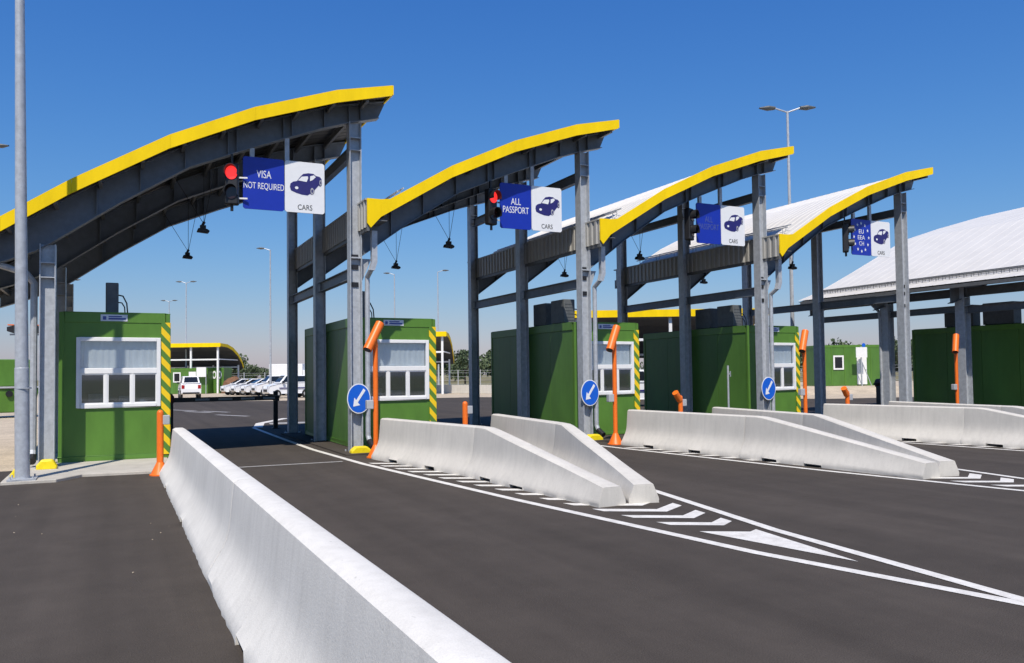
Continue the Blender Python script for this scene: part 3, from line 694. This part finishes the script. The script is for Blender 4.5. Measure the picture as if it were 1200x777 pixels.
# ------------------------------------------------------------------ big right-hand canopy and its booth
root = empty('lorry_canopy', (24.85, 17.25, 0), 'wide white arched roof at the right edge, on dark steel posts', 'canopy')
LT = [(-.65, 4.40), (.0, 4.62), (1.0, 5.02), (2.4, 5.66), (4.0, 6.42), (5.55, 7.18), (7.8, 7.83), (10.8, 8.6), (14, 9.3), (18, 9.9)]
ys = []; y = -6.0
while y < 6.25: ys += [(y, 0), (y+.21, 0), (y+.22, .006), (y+.25, .006), (y+.26, 0)]; y += .45
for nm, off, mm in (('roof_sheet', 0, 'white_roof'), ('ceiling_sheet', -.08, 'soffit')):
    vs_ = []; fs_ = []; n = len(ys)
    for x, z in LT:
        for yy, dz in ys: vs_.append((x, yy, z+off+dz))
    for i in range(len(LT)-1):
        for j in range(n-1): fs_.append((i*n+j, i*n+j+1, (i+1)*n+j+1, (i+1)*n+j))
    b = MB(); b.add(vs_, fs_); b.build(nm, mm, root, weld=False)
b = MB(); b.box(-.75, -.63, -6, 6.2, 4.24, 4.35); b.build('gutter', 'steel_dark', root)
for dx in (-.05, .08):
    z = interp(LT, dx)+.13; b = MB(); b.cyl((dx, -5.9, z), (dx, 6, z), .016, n=6); b.cyl((dx, -5.9, z-.06), (dx, 6, z-.06), .012, n=5)
    for k in range(48): b.cyl((dx, -5.9+k*.25, z), (dx, -5.9+k*.25, z-.13), .011, n=5)
    b.build('snow_guard', 'steel_dark', root)
for yy in (-6, -3, 0, 2.9, 5.9):
    bl = [(x+.1, z-.62) for x, z in LT]; tl = [(x+.1, z-.12) for x, z in LT]
    b = MB(); b.strip(bl, tl, yy-.01, yy+.01).strip([(p[0], p[1]-.02) for p in bl], bl, yy-.1, yy+.1); b.build('arch_beam', 'steel_dark', root)
for yy in (-3.4, 0, 2.9):
    h_column(root, 0.05, yy, 4.3, .16)
for yy in (0, 2.9): h_column(root, 14, yy, 8.7, .16)
b = MB(); i_beam_y(b, .05, -6, -3.6, 4.0, 4.28); i_beam_y(b, .05, -3.2, -.18, 4.0, 4.28); i_beam_y(b, .05, .18, 2.72, 4.0, 4.28); i_beam_y(b, .05, 3.08, 6.1, 4.0, 4.28); b.build('rail_beam', 'steel_dark', root)
b = MB(); i_beam_y(b, .05, -3.2, -.18, 3.45, 3.68); i_beam_y(b, .05, .18, 2.72, 3.5, 3.72); i_beam_y(b, .05, 3.08, 6.1, 3.5, 3.72); b.build('rail_beam', 'steel_dark', root)
b = MB(); b.tube([(-.05, 3.9, 4.36), (-.05, 3.7, 4.25), (-.12, 3.1, 3.75), (-.12, 3.06, 3.5), (-.12, 3.06, .1)], .05); b.build('downpipe', 'steel', root, smooth=True)
root = empty('control_booth', (25.9, 14.73, 0), 'dark shaded booth wall at the right edge behind steel posts', 'booth', 'green control booths')
b = MB(); b.box(0, 2.0, 0, 5.2, .04, .15).box(0, .09, 0, .09, .15, 3.07).box(0, .09, 5.11, 5.2, .15, 3.07).box(1.91, 2, 0, .09, .15, 3.07).box(1.91, 2, 5.11, 5.2, .15, 3.07).box(0, .07, .09, 5.11, 2.9, 3.07).box(1.93, 2, .09, 5.11, 2.9, 3.07); b.build('frame', 'green', root, bevel=.012)
me = MB().box(.02, .06, .006, 1.249, .15, 2.9).mesh('panel'); me.materials.append(M['green_dark'])
for k in range(4): link_mesh('panel', me, root, (0, .09+k*1.255, 0)); link_mesh('panel', me, root, (1.92, .09+k*1.255, 0))
b = MB(); b.box(.07, 1.93, .03, 5.17, 2.95, 3.03).box(.09, 1.91, .03, .07, .15, 2.95).box(.09, 1.91, 5.13, 5.17, .15, 2.95); b.build('roof', 'green_dark', root)
for y0 in (1.6, 3.0):
    b = MB(); b.box(.2, .62, y0, y0+1.05, 3.1, 3.82); a = b.build('air_conditioner', 'ac', root, bevel=.02)
    b = MB(); b.box(.25, .57, y0+.05, y0+.1, 3.03, 3.1).box(.25, .57, y0+.95, y0+1.0, 3.03, 3.1); b.build('foot', 'black', a)

# ------------------------------------------------------------------ near lamp post
def lamp_post(x, y, h, r, label, arms=((-1, 0), (1, 0)), arm=.9, lean=(0, 0), rise=.25, plate=False):
    root = empty('lamp_post', (x, y, 0), label, 'lamp post', 'lighting masts')
    b = MB(); z = 0; segs = [(0, r*1.12), (h*.16, r*1.08), (h*.16+.01, r), (h, r*.55)]
    for (za, ra), (zb, rb) in zip(segs[:-1], segs[1:]): b.cyl((lean[0]*za, lean[1]*za, za), (lean[0]*zb, lean[1]*zb, zb), ra, rb, 18, cap=True)
    b.build('mast', 'steel', root, smooth=True)
    if plate:
        b = MB(); b.box(-.2, .2, -.2, .2, 0.05, .075)
        for sx in (-1, 1):
            for sy in (-1, 1): b.cyl((sx*.16, sy*.16, .075), (sx*.16, sy*.16, .12), .016, n=6)
        b.build('base_plate', 'steel', root)
        b = MB(); b.ring(0, 0, r*1.25, r*1.25, .9, -.01, .01, 18)
        b.v = [(p[0], p[2], p[1]+1.52) for p in b.v]; b.build('collar', 'steel', root)
    for ax, ay in arms:
        e = Vector((lean[0]*h+ax*arm, lean[1]*h+ay*arm, h+rise)); b = MB(); b.tube([(lean[0]*h, lean[1]*h, h-.05), tuple(e)], r*.38, 8); b.build('arm', 'steel', root)
        d = Vector((ax, ay, .05)).normalized(); b = MB()
        b.cyl(e, e+d*.28, .13, .20, 10); b.cyl(e+d*.28, e+d*.62, .20, .06, 10); o = b.build('lamp_head', 'ac', root, smooth=True)
        for v in o.data.vertices: v.co.z = e.z+(v.co.z-e.z)*.45
lamp_post(-1.335, 15.2, 11.5, .096, 'tall galvanised lamp mast in the left foreground, cropped by the top edge', lean=(-.012, 0), plate=True)
def far_lamp(x, ytop, label, arms, hgt=12.0):
    hz = 445.7-.0122*x
    D = 948.4*(hgt-H)/(hz-ytop); p = at(x, hz, D=D); lamp_post(p.x, p.y, hgt, .085, label, arms, arm=.5, rise=.12)
rv = (math.cos(YAW), -math.sin(YAW)); lv = (-rv[0], -rv[1]); fv = (math.sin(YAW), math.cos(YAW))
far_lamp(930, 127, 'tall twin-armed lamp mast rising behind the third canopy', (lv, rv))
far_lamp(317, 292, 'thin lamp mast seen through the first lane, beside the parked cars', (lv,))
far_lamp(218, 331, 'thin distant lamp mast just right of the first booth', (rv, lv))
far_lamp(198, 353, 'farthest twin-armed lamp mast above the hazard-striped booth corner', (rv, lv))
far_lamp(463, 321, 'distant single-armed lamp mast seen beneath the second canopy', (lv,))
far_lamp(514, 318, 'slender distant mast rising right of the second booth', (rv,))
far_lamp(-22, 172, 'lamp mast outside the left edge, its lamp head showing in frame', (rv,))
far_lamp(81, 329, 'distant lamp mast behind the first booth, head above its roof', (rv,))

# ------------------------------------------------------------------ far canopies and cabins (turned to face the road)
TH = math.atan2(-3.1, 6.0)
def far_canopy(p, length, z, label, posts):
    root = empty('far_canopy', (p.x, p.y, 0), label, 'canopy', 'distant canopies', rz=TH)
    prof = [(0, z), (2.0, z-.05), (3.6, z-.35), (5.2, z-.95), (6.4, z-1.75), (6.9, z-2.3)]
    b = MB()
    for (a, za), (c, zc) in zip(prof[:-1], prof[1:]): b.prism([(a, za-.12), (c, zc-.12), (c, zc), (a, za)], -length, 0, 'x')
    b.build('roof', 'white_roof', root)
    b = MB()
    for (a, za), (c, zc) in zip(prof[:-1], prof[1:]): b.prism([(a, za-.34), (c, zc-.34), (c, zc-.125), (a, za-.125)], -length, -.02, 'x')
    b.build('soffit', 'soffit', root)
    b = MB(); b.box(-length-.03, .03, -.06, -.004, z-.36, z+.06); b.build('fascia', 'yellow', root)
    b = MB()
    for (a, za), (c, zc) in zip(prof[:-1], prof[1:]): b.prism([(a, za-.3), (c, zc-.3), (c, zc+.03), (a, za+.03)], .004, .05, 'x')
    b.build('gable_trim', 'yellow', root)
    for k in range(posts):
        x = -.35-k*(length-.7)/(posts-1); b = MB(); b.box(x-.09, x+.09, .2, .38, 0, z-.36).box(x-.07, x+.07, 6.2, 6.34, 0, z-2.2); b.build('post', 'white', root)
    b = MB(); b.box(-length+.3, -.3, .26, .36, z-1.75, z-1.6).box(-length+.3, -.3, 6.24, 6.32, z-2.5, z-2.36); b.build('rail', 'white', root)
    b = MB(); b.box(-.28, -.2, .36, 6.3, z-1.7, z-1.6); b.build('tie_beam', 'white', root)
    return root
def far_cabin(p, rz, W, D_, Hh, label, base=0, door=True):
    root = empty('office_cabin', (p.x, p.y, base), label, 'cabin', 'distant green cabins', rz=rz)
    b = MB(); b.box(-W, 0, 0, D_, 0, Hh); b.build('wall', 'green_dark', root, bevel=.02)
    b = MB(); b.box(-W-.02, .02, -.02, D_+.02, Hh-.16, Hh+.02); b.build('roof_edge', 'green', root)
    n = int(W/1.0)
    for k in range(n+1): b = MB(); b.box(-W+k*W/n-.03, -W+k*W/n+.03, -.025, -.001, .05, Hh-.17); b.build('rib', 'green', root)
    if door:
        b = MB(); b.box(-W*.42, -W*.42+.75, -.06, -.03, .1, 2.3); d = b.build('door', 'white', root)
        b = MB(); b.box(-W*.42+.62, -W*.42+.68, -.1, -.061, 1.1, 1.2); b.build('handle', 'black', d)
        b = MB(); b.box(-W*.78, -W*.78+.8, -.06, -.03, 1.2, 2.25); w_ = b.build('window', 'white', root)
        b = MB(); b.box(-W*.78+.12, -W*.78+.68, -.066, -.061, 1.32, 2.13); b.build('pane', 'glass_dark', w_)
    return root
pA = at(258, 443, D=85); far_canopy(pA, 15, 5.25, 'distant canopy with yellow edge behind the first booth, above green cabins', 6)
cA = at(262, 443, D=86); far_cabin(cA, TH, 5.2, 2.4, 2.7, 'distant green cabin with three white ovals under the left far canopy', door=False)
root = far_cabin(at(243, 443, D=84.5), TH, 4.6, 2.3, 2.65, 'distant green cabin with white door right of the first booth')
b = MB()
pc = bpy.data.objects[root.name]
sidew = empty('notice_board', (0, 0, 0), 'white board fixed high on the distant green cabin wall', 'board')
q = at(236, 443, D=84); sidew.location = (q.x, q.y, 0); sidew.rotation_euler.z = TH
b = MB(); b.box(-.5, .5, -.05, 0, 1.75, 2.75); b.build('panel', 'white', sidew); b = MB(); b.box(-.5, -.44, 0, .05, 0, 2.7).box(.44, .5, 0, .05, 0, 2.7); b.build('leg', 'steel', sidew)
ov = [o for o in bpy.data.objects if o.name.startswith('office_cabin')][0]
for k in range(3):
    b = MB(); b.ring(-1.55+k*.58, 1.95, .2, .42, .6, -.06, -.028, 20); b.build('oval_mark', 'white', ov)
pC = at(905, 435, D=47); far_canopy(pC, 11.6, 5.25, 'far canopy with yellow edge and white posts, behind the third and fourth booths', 5)
pB = at(523, 440, D=69); far_canopy(pB, 12, 5.3, 'far canopy end showing just right of the second booth', 4)
pR = at(1036, 436, D=60); far_cabin(pR, TH+.1, 5.0, 2.4, 3.0, 'distant green cabin with white door seen between the right columns', base=.48)
q = at(1010, 436, D=59)
sb = empty('board_sign', (q.x, q.y, .45), 'white board on braced steel post before the right distant cabin', 'sign', rz=TH+.1)
b = MB(); b.box(-.42, .42, -.04, 0, 2.1, 2.85); b.build('board', 'white', sb)
b = MB(); b.box(-.04, .04, 0, .08, 0, 2.9); b.cyl((0, .04, 1.9), (.75, .04, 0), .03, n=6); b.build('post', 'steel', sb)
b = MB(); b.disc(.18, 3.0, .13, .15, -.03, .0, 16); b.build('round_plate', 'round_blue', sb)
bank = MB(); e = rr*16; f_ = Vector((fv[0], fv[1], 0))
c = at(1020, 436, D=58); c.z = 0
pts = [c-e*.9-f_*3, c+e*1.3-f_*3, c+e*1.3+f_*12, c-e*.9+f_*12]; top = [c-e*.75-f_*.5, c+e*1.2-f_*.5, c+e*1.2+f_*10, c-e*.75+f_*10]
bank.add([(p.x, p.y, -.02) for p in pts]+[(p.x, p.y, .48) for p in top], [(4, 5, 6, 7), (0, 1, 5, 4), (1, 2, 6, 5), (2, 3, 7, 6), (3, 0, 4, 7)])
struct(bank.build('gravel_bank', 'gravel'))

# waste container at the left
q = at(8, 489, Z=0)
wc = empty('waste_container', (q.x, q.y, 0), 'green wheeled waste container with raised lid on gravel at left edge', 'container', rz=.25)
b = MB(); b.prism([(-.95, .22), (.95, .22), (1.15, 1.28), (-1.15, 1.28)], -.65, .65); b.build('bin_body', 'green', wc, bevel=.05)
b = MB(); b.box(-1.2, 1.2, -.72, .72, 1.285, 1.36); b.build('rim', 'grey', wc, bevel=.02)
b = MB(); b.prism([(-1.1, 1.37), (1.1, 1.37), (1.1, 2.45), (.95, 2.6), (-.95, 2.6), (-1.1, 2.45)], .58, .70); b.build('lid', 'green', wc, bevel=.04)
b = MB(); b.cyl((-.02, -.75, 1.05), (-.02, -.60, 1.05), .14, n=12); b.build('trunnion', 'black', wc)
for sx in (-1, 1):
    for sy in (-1, 1): b = MB(); b.cyl((sx*.75, sy*.45-.05, .12), (sx*.75, sy*.45+.05, .12), .12, n=12); b.build('wheel', 'rubber', wc)
q = at(30, 388, D=30)
fl = empty('yard_floodlight', (q.x, q.y, 0), 'dark floodlight pair with orange tops, half hidden behind the left lamp mast', 'floodlight')
b = MB(); b.cyl((0, 0, 0), (0, 0, 3.3), .05, n=8); b.build('post', 'steel', fl); b = MB(); b.box(-.5, .5, -.03, .03, 3.3, 3.36); b.build('crossbar', 'steel', fl)
for s in (-1, 1):
    b = MB(); b.prism([(s*.36, 3.37), (s*.58, 3.45), (s*.58, 3.6), (s*.36, 3.66)], -.15, .15); o = b.build('lamp_head', 'black', fl); b = MB(); b.box(min(s*.36, s*.56), max(s*.36, s*.56), -.13, .13, 3.665, 3.70); b.build('cover', 'orange', o)

# ------------------------------------------------------------------ cars
def make_car(kind):
    """local: nose to -x; photo proportions; length about 3.7"""
    root = bpy.data.objects.new('parked_car', None); col.objects.link(root)
    hz = 1.12 if kind == 'suv' else 1.0
    L = 1.85; W = .76
    side_ = [(-1.85, .42), (-1.84, .70), (-1.75, .86), (-1.1, 1.0), (-.85, 1.04), (1.55, 1.10), (1.80, 1.0), (1.85, .70), (1.83, .40), (1.7, .32), (-1.7, .32)]
    b = MB(); sec = [(-W, .0), (-W*.97, 1)]
    n = len(side_)
    def ring_(y, inset, zs): return [(x*(1-inset*.03), y, z*hz*zs) for x, z in side_]
    lv_ = [(-W, .6), (-W*.93, 0), (W*.93, 0), (W, .6)]
    V = ring_(-W*.94, 1, 1)+ring_(-W, 0, .985)+ring_(W, 0, .985)+ring_(W*.94, 1, 1)
    F = [tuple(range(n)), tuple(range(4*n-1, 3*n-1, -1))]
    for k in range(3): F += [(k*n+i, k*n+(i+1) % n, (k+1)*n+(i+1) % n, (k+1)*n+i) for i in range(n)]
    b.add(V, F); body = b.build('body', 'car_white', root, bevel=.04)
    zt = (1.52 if kind == 'hatch' else 1.60)*hz; zb = 1.05*hz
    gx = [(-1.05, zb), (-.15, zt), (.95, zt-.02), (1.72, zb+.03)] if kind != 'suv' else [(-.95, zb), (-.4, zt), (1.45, zt), (1.75, zb+.03)]
    b = MB(); V = [(x, -W*.9 if z < 1.3 else -W*.74, z) for x, z in gx]+[(x, W*.9 if z < 1.3 else W*.74, z) for x, z in gx]
    b.add(V, [(0, 1, 2, 3), (7, 6, 5, 4), (0, 4, 5, 1), (1, 5, 6, 2), (2, 6, 7, 3), (3, 7, 4, 0)]); b.build('cabin', 'car_white', root, bevel=.05)
    def pan(q0, q1, u0, u1, v0, v1, off, nm):
        # bilinear patch on a quad between two edges
        def P(u, v): return q0[0].lerp(q0[1], u).lerp(q1[0].lerp(q1[1], u), v)+off
        m_ = MB(); m_.add([P(u0, v0), P(u1, v0), P(u1, v1), P(u0, v1)], [(0, 1, 2, 3)]); m_.build(nm, 'glass_dark', root)
    VV = [Vector(v) for v in V]
    for s, o_ in ((0, -1), (4, 1)):
        for u0, u1 in ((.06, .46), (.52, .93)): pan((VV[s], VV[s+3]), (VV[s+1], VV[s+2]), u0, u1, .12, .86, Vector((0, .012*o_, 0)), 'side_window')
    pan((VV[0], VV[4]), (VV[1], VV[5]), .08, .92, .12, .9, Vector((-.012, 0, .01)), 'windscreen')
    pan((VV[3], VV[7]), (VV[2], VV[6]), .1, .9, .15, .88, Vector((.012, 0, .008)), 'rear_window')
    for x in (-1.15, 1.12):
        for s in (-1, 1):
            b = MB(); ys0, ys1 = (s*W*.78, s*W*1.02); b.cyl((x, ys0, .30), (x, ys1, .30), .29, n=18); b.v = [(p[0], p[1], .33+(p[2]-.30)*1.14) for p in b.v]; wh = b.build('wheel', 'rubber', root)
            b = MB(); b.cyl((x, s*W*1.022, .33), (x, s*W*1.035, .33), .17, n=12); b.build('rim', 'grey', wh)
    for s in (-1, 1):
        b = MB(); b.box(-1.86, -1.72, min(s*.45, s*.70), max(s*.45, s*.70), .70*hz, .84*hz); b.build('headlight', 'head', root)
        b = MB(); b.box(1.78, 1.865, min(s*.5, s*.71), max(s*.5, s*.71), .72*hz, .98*hz); b.build('tail_light', 'tail', root)
        b = MB(); b.box(-1.0, 1.2, min(s*W*1.002, s*(W+.012)), max(s*W*1.002, s*(W+.012)), .66*hz, .73*hz); b.build('blue_stripe', 'navy', root)
        b = MB(); b.box(-.78, -.62, min(s*.74, s*.9), max(s*.74, s*.9), 1.06*hz, 1.18*hz); b.build('mirror', 'black', root)
    b = MB(); b.box(-1.875, -1.80, -.4, .4, .45*hz, .62*hz); b.build('grille', 'black', root); b = MB(); b.box(1.80, 1.87, -.62, .62, .34*hz, .46*hz); b.build('bumper', 'black', root)
    return root
carA = make_car('hatch'); carB = make_car('suv')
def place(c, x, y, D, heading, label, first=False):
    o = c if first else copy_tree(c); p = at(x, y, D=D); o.location = (p.x, p.y, 0); o.rotation_euler.z = heading
    tag(o, label, 'car', 'white cars in the yard')
VIEW = math.pi/2-YAW
place(carB, 222, 450, 66, VIEW+math.pi+.45, 'white car with blue marking driving off beside the first booth', True)
place(carA, 284, 450, 77, -YAW+.62, 'white hatchback at the left end of the parked row', True)
place(carA, 296, 450, 76, -YAW+.62, 'white hatchback second from the left in the parked row')
place(carA, 308, 450, 74.5, -YAW+.62, 'white hatchback in the middle of the parked row')
place(carB, 321, 450, 72, -YAW+.62, 'tall white car near the thin lamp mast in the row')
place(carB, 338, 450, 64, -YAW+.62, 'white car half hidden behind the rear steel column', )
place(carB, 747, 450, 40, VIEW+1.3, 'white vehicle glimpsed between the third and fourth booths')
p = at(343, 440, D=92)
vn = empty('box_truck', (p.x, p.y, 0), 'white box truck standing behind the parked cars', 'truck', rz=TH)
b = MB(); b.box(-2.4, 1.4, -1, 1, .7, 3.1); b.build('cargo_box', 'white', vn, bevel=.04)
b = MB(); b.prism([(1.42, .5), (2.9, .5), (2.9, 1.4), (2.5, 2.4), (1.42, 2.4)], -.95, .95); b.build('cab', 'car_white', vn, bevel=.05)
b = MB(); b.prism([(1.9, 1.45), (2.75, 1.45), (2.42, 2.2), (1.9, 2.2)], -.965, -.952); b.build('window', 'glass_dark', vn)
for x in (-1.6, 2.1):
    for s in (-1, 1): b = MB(); b.cyl((x, s*.7, .42), (x, s*.97, .42), .42, n=16); b.build('wheel', 'rubber', vn)

# ------------------------------------------------------------------ low wall, fence, brown heap, trees
p0 = at(505, 452, D=74); p1 = at(640, 451, D=66)
d = (p1-p0); wl = MB(); wl.box(0, d.length, -.12, .12, 0, .75)
wo = wl.build('low_wall', 'concrete', loc=(p0.x, p0.y, 0), rz=math.atan2(d.y, d.x)); tag(wo, 'low pale concrete wall in the distance right of the second booth', 'wall')
fa, fb = at(262, 443, D=112), at(1120, 432, D=100); fd = fb-fa; Lf = math.hypot(fd.x, fd.y)
fn = empty('wire_fence', (fa.x, fa.y, 0), 'long thin wire fence along the field edge beyond the yard', 'fence', rz=math.atan2(fd.y, fd.x))
me = MB().box(-.05, .05, -.05, .05, 0, 2.3).mesh('post'); me.materials.append(M['grey'])
for k in range(int(Lf/3)): link_mesh('post', me, fn, (k*3, 0, 0))
b = MB()
for z in (.4, .9, 1.4, 1.9, 2.2): b.box(0, Lf, -.012, .012, z-.012, z+.012)
b.build('wire', 'grey', fn)
q = at(261, 463, D=86); hp = MB(); hp.ball((0, 0, 0), 1.0, 14)
hp.v = [(x*(1.25+.2*math.sin(9*y)), y*1.2, max(-.02, z*1.75*(1+.12*math.sin(7*x)))) for x, y, z in hp.v]
tag(hp.build('brown_shrub', 'brown', loc=(q.x+1.0, q.y-.5, 0)), 'brown rounded heap beside the distant green cabin', 'heap')

def foliage(b, c, rx, rz, n, size, rnd):
    for _ in range(n):
        while True:
            p = Vector((rnd.uniform(-1, 1), rnd.uniform(-1, 1), rnd.uniform(-1, 1)))
            if .35 < p.length < 1: break
        q = Vector((c[0]+p.x*rx, c[1]+p.y*rx, c[2]+p.z*rz)); s = size*rnd.uniform(.6, 1.4)
        a = Vector((rnd.gauss(0, 1), rnd.gauss(0, 1), rnd.gauss(0, 1))).normalized(); e_ = a.orthogonal().normalized(); g = a.cross(e_)
        b.add([q+e_*s, q+g*s*.7, q-e_*s, q-g*s*.7], [(0, 1, 2, 3)])
rnd = random.Random(3)
belt = MB()
def belt_tree(x, D, h):
    p = at(x, 441, D=D)
    k = rnd.randint(4, 6)
    for _ in range(k):
        rr_ = h*rnd.uniform(.2, .32); foliage(belt, (p.x+rnd.uniform(-.3, .3)*h, p.y+rnd.uniform(-.3, .3)*h, h*rnd.uniform(.3, .78)), rr_, rr_*.95, 90, h*.055, rnd)
for x in range(255, 1130, 7):
    if 360 < x < 400: continue
    hpx = 12+4*math.sin(x*.05)
    if 400 < x < 600: hpx = 24+7*math.sin(x*.11)
    if x > 900: hpx = 26+8*math.sin(x*.09)
    D = rnd.uniform(190, 260); belt_tree(x+rnd.uniform(-3, 3), D, max(3, 1.4+hpx*D/948*rnd.uniform(.75, 1.15)))
bo_ = belt.build('tree_belt', 'leaf', weld=False); struct(bo_, 'stuff'); bo_['label'] = 'dark green belt of trees along the horizon'; bo_['category'] = 'trees'
def tree(x, D, h, label):
    p = at(x, 441, D=D); root = empty('tree', (p.x, p.y, 0), label, 'tree', 'single far trees'); b = MB()
    b.cyl((0, 0, 0), (0, 0, h*.45), h*.03, h*.018, 8)
    for k in range(4): a = k*1.7; b.cyl((0, 0, h*.3), (math.cos(a)*h*.2, math.sin(a)*h*.2, h*.62), h*.014, h*.006, 6)
    b.build('trunk', 'bark', root); b = MB()
    for _ in range(8): r_ = h*rnd.uniform(.15, .24); foliage(b, (rnd.uniform(-.22, .22)*h, rnd.uniform(-.22, .22)*h, h*rnd.uniform(.42, .82)), r_, r_, 110, h*.035, rnd)
    b.build('crown', 'leaf', root, weld=False)
tree(277, 118, 5.2, 'dark rounded tree beside the left far canopy')
tree(300, 150, 4.2, 'round low tree above the parked cars')
tree(545, 140, 6.2, 'dense dark tree between the second booth and the next column')
tree(1056, 120, 6.5, 'dark tree right of the distant cabin, by the fifth column')
